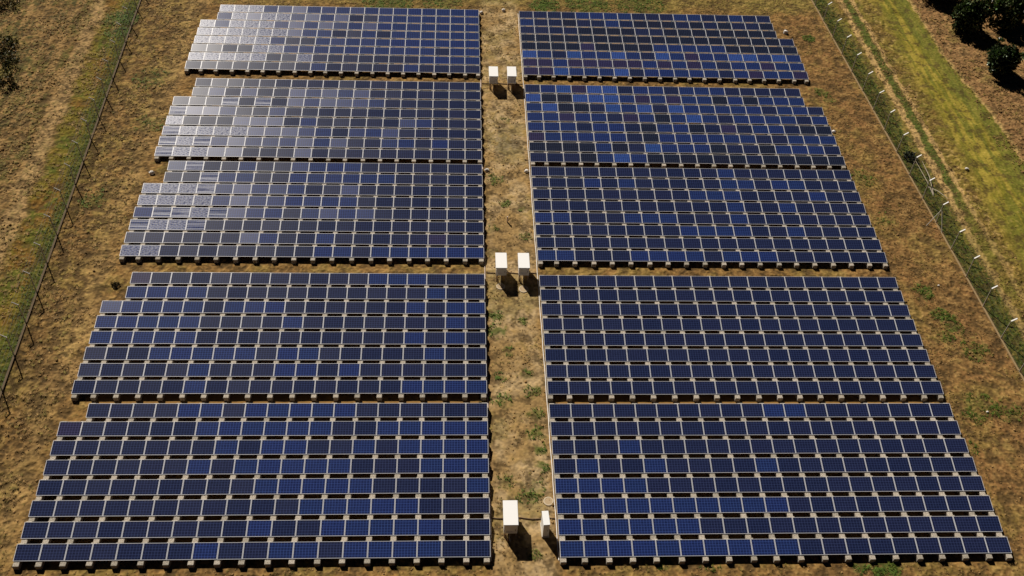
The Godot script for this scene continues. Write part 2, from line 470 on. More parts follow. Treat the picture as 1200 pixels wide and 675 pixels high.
func make_modules() -> void:
	var slope := sqrt(ROW_RUN * ROW_RUN + ROW_RISE * ROW_RISE)
	# module frame of reference: x across, z down the slope from the far edge, y out of the glass
	var st := start()
	var hw := MODULE_W / 2.0 - 0.004
	var p := [Vector3(-hw, -0.003, 0.004), Vector3(hw, -0.003, 0.004), Vector3(hw, -0.003, slope - 0.004), Vector3(-hw, -0.003, slope - 0.004)]
	var uv := [Vector2(0, 0), Vector2(1, 0), Vector2(1, 1), Vector2(0, 1)]
	for i in [0, 1, 2, 0, 2, 3]:
		st.set_normal(Vector3.UP)
		st.set_uv(uv[i])
		st.add_vertex(p[i])
	var lowp := []
	for v in p: lowp.append(v - Vector3(0, 0.006, 0))
	quad(st, lowp[0], lowp[3], lowp[2], lowp[1])
	for i in 4:
		var i2 := (i + 1) % 4
		quad(st, p[i], lowp[i], lowp[i2], p[i2])
	module_mesh = st.commit()
	st = start()
	var w := 0.023
	var x1 := MODULE_W / 2.0
	box(st, Vector3(-x1, -0.038, 0), Vector3(-x1 + w, 0, slope))
	box(st, Vector3(x1 - w, -0.038, 0), Vector3(x1, 0, slope))
	box(st, Vector3(-x1 + w, -0.038, 0), Vector3(x1 - w, -0.0005, 0.018))
	box(st, Vector3(-x1 + w, -0.038, slope - 0.019), Vector3(x1 - w, -0.0005, slope))
	frame_mesh = st.commit()
	var t1 := cell_texture(1, 0.10)
	var t2 := cell_texture(2, 0.16)
	var t3 := cell_texture(3, 0.75)
	var dust := [dust_texture(3, false), dust_texture(14, false)]
	var streak := [dust_texture(6, true), dust_texture(8, true), dust_texture(19, true)]
	var navy := Color(0.046, 0.066, 0.162)
	var blue := Color(0.050, 0.092, 0.30)
	var tint := {"n": navy, "k": Color(0.044, 0.058, 0.106), "b": blue, "B": Color(0.085, 0.19, 0.62), "p": Color(0.086, 0.078, 0.20), "g": blue, "D": blue, "S": blue}
	var rough := {"n": 0.21, "k": 0.19, "b": 0.215, "B": 0.22, "p": 0.215, "g": 0.255, "D": 1.0, "S": 1.0}
	var rng := RandomNumberGenerator.new()
	rng.seed = 77
	for code in tint:
		looks[code] = []
		for v in 4:
			var c: Color = tint[code]
			var f := rng.randf_range(0.94, 1.06)
			var m := mat(Color(c.r * f * rng.randf_range(0.95, 1.05), c.g * f, c.b * f * rng.randf_range(0.95, 1.05)).linear_to_srgb(), float(rough[code]) * rng.randf_range(0.9, 1.12))
			m.albedo_texture = t3 if code == "B" else (t1 if v % 2 == 0 else t2)
			m.metallic_specular = 0.5
			if code == "D":
				m.roughness = 1.0
				m.roughness_texture = dust[v % 2]
			if code == "S":
				m.roughness = 1.0
				m.roughness_texture = streak[v % 3]
			looks[code].append(m)
	# precast block: sloping seat under the modules, low toe in front, stub behind
	var near_z := ROW_RUN
	var seat_far := FAR_H - 0.041
	var seat_near := FAR_H - ROW_RISE - 0.041
	var prof := [[-0.11, -0.08], [-0.11, seat_far - 0.05], [-0.09, seat_far - 0.03], [-0.012, seat_far - 0.028], [0.0, seat_far], [near_z - 0.01, seat_near], [near_z + 0.28, seat_near - 0.006], [near_z + 0.305, seat_near - 0.028], [near_z + 0.315, -0.08]]
	st = start()
	var hx := 0.165
	var ch := 0.018
	var n := prof.size()
	for i in n - 1:
		var a: Array = prof[i]
		var b: Array = prof[i + 1]
		quad(st, Vector3(hx - ch, a[1], a[0]), Vector3(-hx + ch, a[1], a[0]), Vector3(-hx + ch, b[1], b[0]), Vector3(hx - ch, b[1], b[0]))
	for s in [-1.0, 1.0]:
		for i in range(1, n - 2):
			var a: Array = prof[i]
			var b: Array = prof[i + 1]
			var q0 := Vector3(s * (hx - ch), a[1], a[0])
			var q1 := Vector3(s * hx, a[1] - ch, a[0])
			var q2 := Vector3(s * hx, b[1] - ch, b[0])
			var q3 := Vector3(s * (hx - ch), b[1], b[0])
			var g0 := Vector3(s * (hx + 0.012), -0.08, a[0])
			var g1 := Vector3(s * (hx + 0.012), -0.08, b[0])
			if s > 0:
				quad(st, q0, q3, q2, q1)
				quad(st, q1, q2, g1, g0)
			else:
				quad(st, q0, q1, q2, q3)
				quad(st, q1, g0, g1, q2)
	block_mesh = st.commit()

func build_rows() -> void:
	make_modules()
	var alu := mat(srgb(0.64, 0.65, 0.69), 0.42, 0.1)
	var concretes := []
	var cn := FastNoiseLite.new()
	cn.frequency = 0.05
	cn.fractal_octaves = 4
	for tone in [[0.60, 0.565, 0.50], [0.50, 0.475, 0.42], [0.67, 0.63, 0.565]]:
		var m := mat(srgb(tone[0], tone[1], tone[2]), 0.9)
		var nt := NoiseTexture2D.new()
		nt.noise = cn
		nt.width = 256
		nt.height = 256
		nt.seamless = true
		var gr := Gradient.new()
		gr.set_color(0, Color(0.60, 0.55, 0.48))
		gr.set_color(1, Color(1, 1, 1))
		nt.color_ramp = gr
		m.albedo_texture = nt
		m.uv1_triplanar = true
		m.uv1_world_triplanar = true
		m.uv1_scale = Vector3.ONE * 0.9
		concretes.append(m)
	var tilt := atan2(ROW_RISE, ROW_RUN)
	var rng := RandomNumberGenerator.new()
	rng.seed = 5
	for side in 2:
		var side_word: String = "left" if side == 0 else "right"
		for field in range(4, -1, -1):
			for row in range(7, -1, -1):
				var codes: String = (MODULES_LEFT if side == 0 else MODULES_RIGHT)[field][row]
				var count := 19
				if side == 0 and (row == 0 or (row == 1 and field < 4)): count = 18
				if side == 1 and ((field == 0 and row < 3) or (field == 1 and row < 2)): count = 18
				var z: float = FIELD_Z[side][field] + row * ROW_STEP
				var x0 := -count * MODULE_STEP if side == 0 else AISLE
				var label := "%s panel row from the front in the %s block %s of the central aisle" % [ORDINAL[7 - row], FIELD_WORD[field], side_word]
				var t := thing("solar_panel_row", Vector3(x0 + count * MODULE_STEP * 0.5, 0, z + ROW_RUN * 0.5), label, "solar panels", "rows of solar panels on concrete blocks")
				var lx := -count * MODULE_STEP * 0.5
				var sag := rng.randf_range(-0.004, 0.004)
				for k in count:
					var code: String = codes[mini(k, codes.length() - 1)].replace("N", "n")
					
					var pn := part("solar_panel", module_mesh, looks[code][rng.randi() % 4], t, Vector3(lx + (k + 0.5) * MODULE_STEP, FAR_H, -ROW_RUN * 0.5), k)
					pn.position += Vector3(rng.randf_range(-0.003, 0.003), 0, rng.randf_range(-0.007, 0.007))
					pn.rotation = Vector3(tilt + rng.randf_range(-0.0035, 0.0035), 0, rng.randf_range(-0.003, 0.003) + sag * 0.2)
					part("frame", frame_mesh, alu, pn)
				for k in count + 1:
					var bx := lx + k * MODULE_STEP + rng.randf_range(-0.025, 0.025)
					if k == 0: bx += 0.20
					elif k == count: bx -= 0.20
					var blk := part("concrete_block", block_mesh, concretes[rng.randi() % 3], t, Vector3(bx, 0, -ROW_RUN * 0.5 + rng.randf_range(-0.012, 0.012)), k)
					blk.rotation.y = rng.randf_range(-0.025, 0.025)

# ------------------------------------------------------------------ cabinets
func build_cabinet(at: Vector3, size: Vector3, leg_h: float, label: String, group: String) -> void:
	var white := mat(srgb(0.80, 0.80, 0.79), 0.45)
	var grey := mat(srgb(0.76, 0.76, 0.78), 0.5)
	var steel := mat(srgb(0.33, 0.24, 0.18), 0.7, 0.2)
	var dark := mat(srgb(0.05, 0.05, 0.05), 0.7)
	var t := thing("inverter_cabinet", at, label, "cabinet", group)
	var hx := size.x / 2
	var hz := size.z / 2
	var st := start()
	bevel_box(st, Vector3(-hx + 0.04, leg_h, -hz + 0.05), Vector3(hx - 0.04, size.y - 0.05, hz - 0.06), 0.015)
	quad(st, Vector3(-hx + 0.04, leg_h, -hz + 0.05), Vector3(-hx + 0.04, leg_h, hz - 0.06), Vector3(hx - 0.04, leg_h, hz - 0.06), Vector3(hx - 0.04, leg_h, -hz + 0.05))
	part("housing", st.commit(), white, t)
	st = start()
	bevel_box(st, Vector3(-hx, size.y - 0.05, -hz), Vector3(hx, size.y, hz), 0.018)
	part("roof", st.commit(), white, t)
	st = start()
	bevel_box(st, Vector3(-hx + 0.09, leg_h + 0.05, hz - 0.062), Vector3(hx - 0.09, size.y - 0.1, hz - 0.045), 0.006)
	var door := part("door", st.commit(), grey, t)
	st = start()
	box(st, Vector3(hx - 0.17, leg_h + 0.3, hz - 0.045), Vector3(hx - 0.145, leg_h + 0.45, hz - 0.02))
	part("handle", st.commit(), dark, door)
	for k in 5:
		st = start()
		box(st, Vector3(-hx + 0.16, leg_h + 0.12 + k * 0.035, hz - 0.0455), Vector3(hx - 0.25, leg_h + 0.135 + k * 0.035, hz - 0.036))
		part("vent_slat", st.commit(), grey, door, Vector3.ZERO, k)
	var n := 0
	for sx in [-1, 1]:
		for sz in [-1, 1]:
			st = start()
			box(st, Vector3(sx * (hx - 0.09) - 0.03, -0.06, sz * (hz - 0.14) - 0.03), Vector3(sx * (hx - 0.09) + 0.03, leg_h, sz * (hz - 0.14) + 0.03))
			part("leg", st.commit(), steel, t, Vector3.ZERO, n)
			n += 1
	for sx in [-1, 1]:
		st = start()
		box(st, Vector3(sx * (hx - 0.09) - 0.02, 0.16, -hz + 0.17), Vector3(sx * (hx - 0.09) + 0.02, 0.20, hz - 0.17))
		part("cross_rail", st.commit(), steel, t, Vector3.ZERO, 0 if sx < 0 else 1)
	for k in 3:
		st = start()
		var cx := -hx + 0.16 + k * 0.12
		tube(st, [Vector3(cx, leg_h + 0.02, hz - 0.2), Vector3(cx, leg_h * 0.5, hz - 0.17), Vector3(cx - 0.03, 0.06, hz - 0.05 + k * 0.04), Vector3(cx + 0.02, -0.03, hz + 0.1 + k * 0.04)], 0.022, 0.022, 6)
		part("cable", st.commit(), mat(srgb(0.30, 0.12, 0.05), 0.6) if k < 2 else mat(srgb(0.55, 0.5, 0.45), 0.6), t, Vector3.ZERO, k)

func build_slim_cabinet() -> void:
	var white := mat(srgb(0.80, 0.80, 0.79), 0.45)
	var grey := mat(srgb(0.76, 0.76, 0.78), 0.5)
	var t := thing("switch_cabinet", Vector3(3.08, 0, 4.42), "narrow white cabinet beside the front right block, next to the larger one", "cabinet", "", 0.06)
	var st := start()
	bevel_box(st, Vector3(-0.17, 0.12, -0.43), Vector3(0.17, 1.28, 0.42), 0.012)
	part("housing", st.commit(), white, t)
	st = start()
	bevel_box(st, Vector3(-0.19, 1.28, -0.46), Vector3(0.19, 1.33, 0.46), 0.015)
	part("roof", st.commit(), white, t)
	st = start()
	bevel_box(st, Vector3(-0.14, 0.2, 0.418), Vector3(0.14, 1.2, 0.432), 0.004)
	var door := part("door", st.commit(), grey, t)
	st = start()
	box(st, Vector3(0.08, 0.65, 0.432), Vector3(0.10, 0.8, 0.455))
	part("handle", st.commit(), mat(srgb(0.05, 0.05, 0.05), 0.6), door)
	st = start()
	bevel_box(st, Vector3(-0.21, -0.08, -0.47), Vector3(0.21, 0.12, 0.46), 0.02)
	part("plinth", st.commit(), mat(srgb(0.5, 0.46, 0.38), 0.9), t)

# ------------------------------------------------------------------ fences
func build_fence(left: bool) -> void:
	var z0 := -56.9 if left else -57.55
	var step := 2.845 if left else 2.955
	var count := 20 if left else 19
	var sgn := -1.0 if left else 1.0
	var post_m := mat(srgb(0.62, 0.60, 0.55), 0.7) if left else mat(srgb(0.50, 0.47, 0.41), 0.75)
	var arm_m := mat(srgb(0.66, 0.64, 0.60), 0.7) if left else mat(srgb(0.72, 0.71, 0.68), 0.7)
	var wire_m := mat(srgb(0.16, 0.16, 0.15), 0.6, 0.3)
	var kerb_m := mat(srgb(0.13, 0.09, 0.05), 0.95) if left else mat(srgb(0.30, 0.21, 0.10), 0.95)
	var label := "wire fence with thin posts leaning outward at the top along the left edge" if left else "wire fence with white-tipped posts along the green strip on the right"
	var fx0 := fence_left(z0) if left else fence_right(z0)
	var z1 := z0 + step * (count - 1)
	var fx1 := fence_left(z1) if left else fence_right(z1)
	var origin := Vector3(fx0, 0, z0)
	var t := thing("boundary_fence", origin, label, "fence")
	var along := (Vector3(fx1, 0, z1) - origin)
	var total := along.length()
	along = along.normalized()
	var side := Vector3(along.z, 0, -along.x) * (sgn if Vector3(along.z, 0, -along.x).x > 0 else -sgn)   # outward
	var pm := start()
	tube(pm, [Vector3(0, -0.12, 0), Vector3(0, 0.8, 0), Vector3(0, 1.82, 0)], 0.042, 0.036, 10)
	var post_mesh := pm.commit()
	var am := start()
	var up := (Vector3(0, 0.62, 0) + side * 0.78).normalized()
	var flat := up.cross(along).normalized()
	var aw := 0.022 if left else 0.046
	var basis_arm := Basis(along, up, flat)
	if basis_arm.determinant() < 0: basis_arm = Basis(-along, up, flat)
	box(am, Vector3(-aw, 0, -0.03), Vector3(aw, 0.42, 0.03), Transform3D(basis_arm, Vector3(0, 1.79, 0)))
	var arm_mesh := am.commit()
	var rng := RandomNumberGenerator.new()
	rng.seed = 31 if left else 32
	for k in count:
		var p := along * (total * k / (count - 1) + rng.randf_range(-0.08, 0.08))
		var post := part("post", post_mesh, post_m, t, p, k)
		post.rotation = Vector3(rng.randf_range(-0.03, 0.03), 0, rng.randf_range(-0.03, 0.03))
		part("arm", arm_mesh, arm_m, post)
		if not left and absf(origin.z + p.z + 22.1) < 1.6:
			for s in 2:
				var bm := start()
				var foot := -side * 0.9 + along * 0.3 if s == 0 else along * 1.25
				tube(bm, [p + Vector3(0, 1.35, 0), p + foot + Vector3(0, -0.05, 0)], 0.03, 0.03, 6)
				part("brace", bm.commit(), post_m, t, Vector3.ZERO, s)
	for k in 6:
		var wm := start()
		var h: float = [0.25, 0.75, 1.25, 1.72, 1.93, 2.03][k]
		var off := 0.0
		if k >= 4: off = (h - 1.79) / 0.62 * 0.78
		var pts := []
		for i in 39:
			var u := i / 38.0
			pts.append(along * total * u + Vector3(0, h - 0.015 * sin(u * PI * (count - 1)) * sin(u * PI * (count - 1)), 0) + side * off)
		tube(wm, pts, 0.005, 0.005, 3)
		part("wire", wm.commit(), wire_m, t, Vector3.ZERO, k)
	# chain link: two sets of slanted wires in the fence's plane
	var mm := start()
	var r := 0.0011
	var hgt := 1.7
	var steps := int(total / 0.12)
	for i in steps:
		for s in [-1.0, 1.0]:
			var a: Vector3 = along * (i * 0.12 + (hgt if s < 0 else 0.0)) + Vector3(0, 0.03, 0)
			var b: Vector3 = a + along * hgt * s + Vector3(0, hgt, 0)
			if b.dot(along) > total or a.dot(along) > total: continue
			var nrm := side * r * 2.0
			var wdt: Vector3 = (b - a).normalized().cross(side) * r
			quad(mm, a - wdt, b - wdt, b + wdt, a + wdt)
			quad(mm, a - nrm, b - nrm, b + nrm, a + nrm)
	part("chain_link", mm.commit(), wire_m, t)
	# low kerb, cast in bays between the posts
	for k in count - 1:
		var km := start()
		var a := along * (total * k / (count - 1) + 0.03)
		var kx := Transform3D(Basis(side, Vector3.UP, along), a)
		if kx.basis.determinant() < 0: kx.basis = Basis(-side, Vector3.UP, along)
		var kh := rng.randf_range(0.06, 0.10) if left else rng.randf_range(0.03, 0.06)
		box(km, Vector3(-0.06, -0.15, 0), Vector3(0.06, kh, total / (count - 1) - 0.06), kx)
		part("kerb", km.commit(), kerb_m, t, Vector3.ZERO, k)

# ------------------------------------------------------------------ trees and shrubs
func leaf(st: SurfaceTool, at: Vector3, dir: Vector3, w: float, l: float, c: Color, rng: RandomNumberGenerator) -> void:
	var side := dir.cross(Vector3(rng.randf_range(-1, 1), rng.randf_range(-1, 1), rng.randf_range(-1, 1))).normalized() * w
	var n := side.cross(dir).normalized()
	if n.y < 0: n = -n
	var mid := at + dir * l * 0.5
	var tip := at + dir * l
	for v in [at, mid + side, tip, at, tip, mid - side]:
		st.set_normal(n)
		st.set_color(c)
		st.set_uv(Vector2.ZERO)
		st.add_vertex(v)

func crown(centre: Vector3, r: Vector3, clumps: int, per: int, size: float, tone: Color, seed_value: int) -> ArrayMesh:
	var rng := RandomNumberGenerator.new()
	rng.seed = seed_value
	var st := start()
	for k in clumps:
		var d := Vector3(rng.randfn(), rng.randfn() * 0.9 + 0.2, rng.randfn()).normalized()
		var az := atan2(d.z, d.x)
		var lobe := 1.0 + 0.16 * sin(az * 3.0 + seed_value) + 0.12 * sin(az * 5.0 + d.y * 4.0 + seed_value * 2.0) + 0.10 * sin(d.y * 7.0 + az * 2.0)
		var cc := centre + lobe * Vector3(d.x * r.x, d.y * r.y, d.z * r.z) * pow(rng.randf_range(0.2, 1.0), 0.45) * rng.randf_range(0.82, 1.08)
		var cr := rng.randf_range(0.14, 0.30) * r.x
		var shade := rng.randf_range(0.7, 1.35)
		for j in per:
			var q := Vector3(rng.randfn(), rng.randfn(), rng.randfn()).normalized()
			var at := cc + q * cr * sqrt(rng.randf())
			var ld := (q + d * 0.7 + Vector3(rng.randf_range(-0.6, 0.6), rng.randf_range(-0.5, 0.6), rng.randf_range(-0.6, 0.6))).normalized()
			var f := shade * rng.randf_range(0.6, 1.5)
			leaf(st, at, ld, size * rng.randf_range(0.25, 0.42), size * rng.randf_range(0.8, 1.3), Color(tone.r * f * rng.randf_range(0.85, 1.25), tone.g * f, tone.b * f), rng)
	return st.commit()

func build_tree(at: Vector3, r: Vector3, h: float, label: String, tone: Color, seed_value: int) -> void:
	var leafy := mat(Color.WHITE, 0.33)
	leafy.vertex_color_use_as_albedo = true
	leafy.metallic_specular = 0.5
	leafy.backlight_enabled = true
	leafy.backlight = Color(0.30, 0.38, 0.18)
	var bark := mat(srgb(0.11, 0.08, 0.055), 0.95)
	var t := thing("leafy_tree", at, label, "tree", "dark trees beyond the mown strip")
	var st := start()
	var rng := RandomNumberGenerator.new()
	rng.seed = seed_value
	var top := Vector3(0.1, h * 0.8, 0.05)
	tube(st, [Vector3(0, -0.1, 0), Vector3(0.04, h * 0.3, 0.02), Vector3(-0.02, h * 0.55, 0.04), top], 0.13, 0.03, 8)
	for k in 9:
		var a := TAU * k / 9.0 + rng.randf_range(-0.3, 0.3)
		var b := Vector3(0.02, h * rng.randf_range(0.22, 0.5), 0.03)
		var e := Vector3(cos(a) * r.x * 0.75, h * rng.randf_range(0.45, 0.8), sin(a) * r.z * 0.75)
		tube(st, [b, b.lerp(e, 0.5) + Vector3(0, 0.12, 0), e], 0.055, 0.012, 6)
	part("trunk", st.commit(), bark, t)
	part("crown", crown(Vector3(0, h - r.y, 0), r, 120, 34, 0.30, tone, seed_value + 1), leafy, t)

func build_shrub(at: Vector3, r: float, label: String, tone: Color, seed_value: int, group := "low shrubs on the dry soil") -> void:
	var leafy := mat(Color.WHITE, 0.6)
	leafy.vertex_color_use_as_albedo = true
	leafy.backlight_enabled = true
	leafy.backlight = Color(0.26, 0.26, 0.12)
	var t := thing("shrub", at, label, "shrub", group)
	var st := start()
	var rng := RandomNumberGenerator.new()
	rng.seed = seed_value
	for k in 7:
		var a := TAU * k / 7.0
		tube(st, [Vector3(0, -0.05, 0), Vector3(cos(a) * r * 0.6, r * rng.randf_range(0.5, 0.9), sin(a) * r * 0.6)], 0.02, 0.006, 5)
	part("stem", st.commit(), mat(srgb(0.10, 0.07, 0.045), 0.95), t)
	part("crown", crown(Vector3(0, r * 0.45, 0), Vector3(r, r * 0.4, r), 26, 24, 0.16 * minf(1.0, r / 0.7), tone, seed_value + 1), leafy, t)

# ------------------------------------------------------------------ grass, clods
func scatter(called: String, mesh: Mesh, m: Material, xf: Array, cols: Array, label: String, category: String) -> void:
	var mm := MultiMesh.new()
	mm.transform_format = MultiMesh.TRANSFORM_3D
	mm.use_colors = true
	mm.mesh = mesh
	mm.instance_count = xf.size()
	for i in xf.size():
		mm.set_instance_transform(i, xf[i])
		mm.set_instance_color(i, cols[i])
	var o := MultiMeshInstance3D.new()
	o.name = called
	o.multimesh = mm
	o.material_override = m
	add_child(o)
	tag(o, label, category, "", "stuff")

func tuft_mesh(seed_value: int, blades: int, width: float) -> ArrayMesh:
	var rng := RandomNumberGenerator.new()
	rng.seed = seed_value
	var st := start()
	for k in blades:
		var a := rng.randf() * TAU
		var lean := rng.randf_range(0.25, 1.1)
		var root := Vector3(cos(a), 0, sin(a)) * rng.randf_range(0.0, 0.35)
		var tip := root + Vector3(cos(a) * lean, rng.randf_range(0.5, 1.0), sin(a) * lean)
		var s := Vector3(-sin(a), 0, cos(a)) * width
		for v in [root - s, tip, root + s]:
			st.set_normal(Vector3(cos(a) * 0.3, 1, sin(a) * 0.3).normalized())
			st.set_color(Color.WHITE)
			st.set_uv(Vector2.ZERO)
			st.add_vertex(v)
	return st.commit()

func build_scatter() -> void:
	var rng := RandomNumberGenerator.new()
	rng.seed = 404
	var pn := FastNoiseLite.new()
	pn.seed = 61
	pn.frequency = 0.22
	pn.fractal_octaves = 3
	var dry_x := []
	var dry_c := []
	var green_x := []
	var green_c := []
	var clod_x := []
	var clod_c := []
	for i in 210000:
		var x := rng.randf_range(-47.0, 58.0)
		var z := rng.randf_range(-60.0, 9.5)
		if over_array(x, z, 0.05): continue
		var lim := 33.0 + (9.5 - z) * 0.37
		if x > lim or x < -(lim - 4.0): continue
		var n := pn.get_noise_2d(x, z)
		var out_l := fence_left(z) - x
		var out_r := x - fence_right(z)
		var field := out_r > 4.6 and x < 43.4
		var y := ground_height(x, z)
		var kind := rng.randf()
		var turn := Basis(Vector3.UP, rng.randf() * TAU)
		var strip := (out_r > 0.15 and out_r < 1.5) or (out_l > 0.1 and out_l < 1.1)
		if strip:
			if kind < 0.6:
				var s := rng.randf_range(0.05, 0.15)
				green_x.append(Transform3D(turn.scaled(Vector3(s, s * rng.randf_range(0.7, 1.3), s)), Vector3(x, y, z)))
				var f := rng.randf_range(0.5, 1.3)
				green_c.append(Color(0.052 * f * rng.randf_range(0.7, 1.9), 0.086 * f, 0.008 * f))
			continue
		if field:
			if kind < 0.06:
				var s := rng.randf_range(0.05, 0.11)
				green_x.append(Transform3D(turn.scaled(Vector3(s, s * 0.7, s)), Vector3(x, y, z)))
				var f := rng.randf_range(0.7, 1.3)
				green_c.append(Color(0.20 * f, 0.165 * f, 0.025 * f))
			continue
		if kind < (0.14 if x > 0.0 and x < 3.9 else 0.30) + n * 0.7:
			var wild := out_l > 0.0 or x < -26.5 or x > 44.0
			var s := rng.randf_range(0.07, 0.22) if wild else rng.randf_range(0.05, 0.15)
			dry_x.append(Transform3D(turn.scaled(Vector3(s, s * rng.randf_range(0.6, 1.1), s)), Vector3(x, y, z)))
			var f := rng.randf_range(0.45, 1.25)
			var olive := rng.randf() < (0.45 if out_l > 0 else 0.22)
			dry_c.append(Color(0.17 * f, 0.135 * f, 0.03 * f) if olive else Color(0.25 * f, 0.155 * f, 0.055 * f))
		elif kind > 0.86 - n * 0.25:
			var s := rng.randf_range(0.018, 0.055) * (1.5 if out_l > 3.5 or x > 44.0 else 1.0)
			if rng.randf() < 0.05: s *= 1.8
			clod_x.append(Transform3D(turn.scaled(Vector3(s, s * 0.75, s * rng.randf_range(0.7, 1.3))), Vector3(x, y + s * 0.25, z)))
			var f := rng.randf_range(0.55, 1.2)
			clod_c.append(Color(0.33 * f, 0.205 * f, 0.085 * f))
	for s in GREEN_SPOTS:
		for i in int(230.0 * s[2] * s[2] * s[3]):
			var a := rng.randf() * TAU
			var d: float = s[2] * sqrt(rng.randf())
			var x: float = s[0] + cos(a) * d
			var z: float = s[1] + sin(a) * d
			if over_array(x, z, 0.1): continue
			if pn.get_noise_2d(x * 3.0, z * 3.0) < -0.12: continue
			var sc := rng.randf_range(0.06, 0.16)
			green_x.append(Transform3D(Basis(Vector3.UP, rng.randf() * TAU).scaled(Vector3(sc, sc * 0.8, sc)), Vector3(x, ground_height(x, z), z)))
			var f := rng.randf_range(0.6, 1.4)
			green_c.append(Color(0.06 * f * rng.randf_range(0.8, 1.5), 0.10 * f, 0.014 * f))
	var gm := mat(Color.WHITE, 0.75)
	gm.vertex_color_use_as_albedo = true
	gm.metallic_specular = 0.25
	var cm := mat(Color.WHITE, 0.95)
	cm.vertex_color_use_as_albedo = true
	cm.metallic_specular = 0.2
	scatter("dry_grass", tuft_mesh(1, 11, 0.10), gm, dry_x, dry_c, "short straw coloured dry grass tufts over the brown soil", "grass")
	scatter("green_grass", tuft_mesh(2, 12, 0.14), gm, green_x, green_c, "green weeds and grass along the fences and in patches", "grass")
	var st := start()
	lump(st, Vector3.ONE, 8, 4, 6, 0.3)
	scatter("soil_clods", st.commit(), cm, clod_x, clod_c, "small crumbling clods of brown earth lying on the ground", "soil")

# ------------------------------------------------------------------ small things
func single(called: String, mesh: Mesh, m: Material, at: Vector3, label: String, category: String, group := "") -> MeshInstance3D:
	var o := MeshInstance3D.new()
	o.name = numbered(called)
	o.mesh = mesh
	o.material_override = m
	add_child(o)
	o.position = at
	tag(o, label, category, group)
	return o

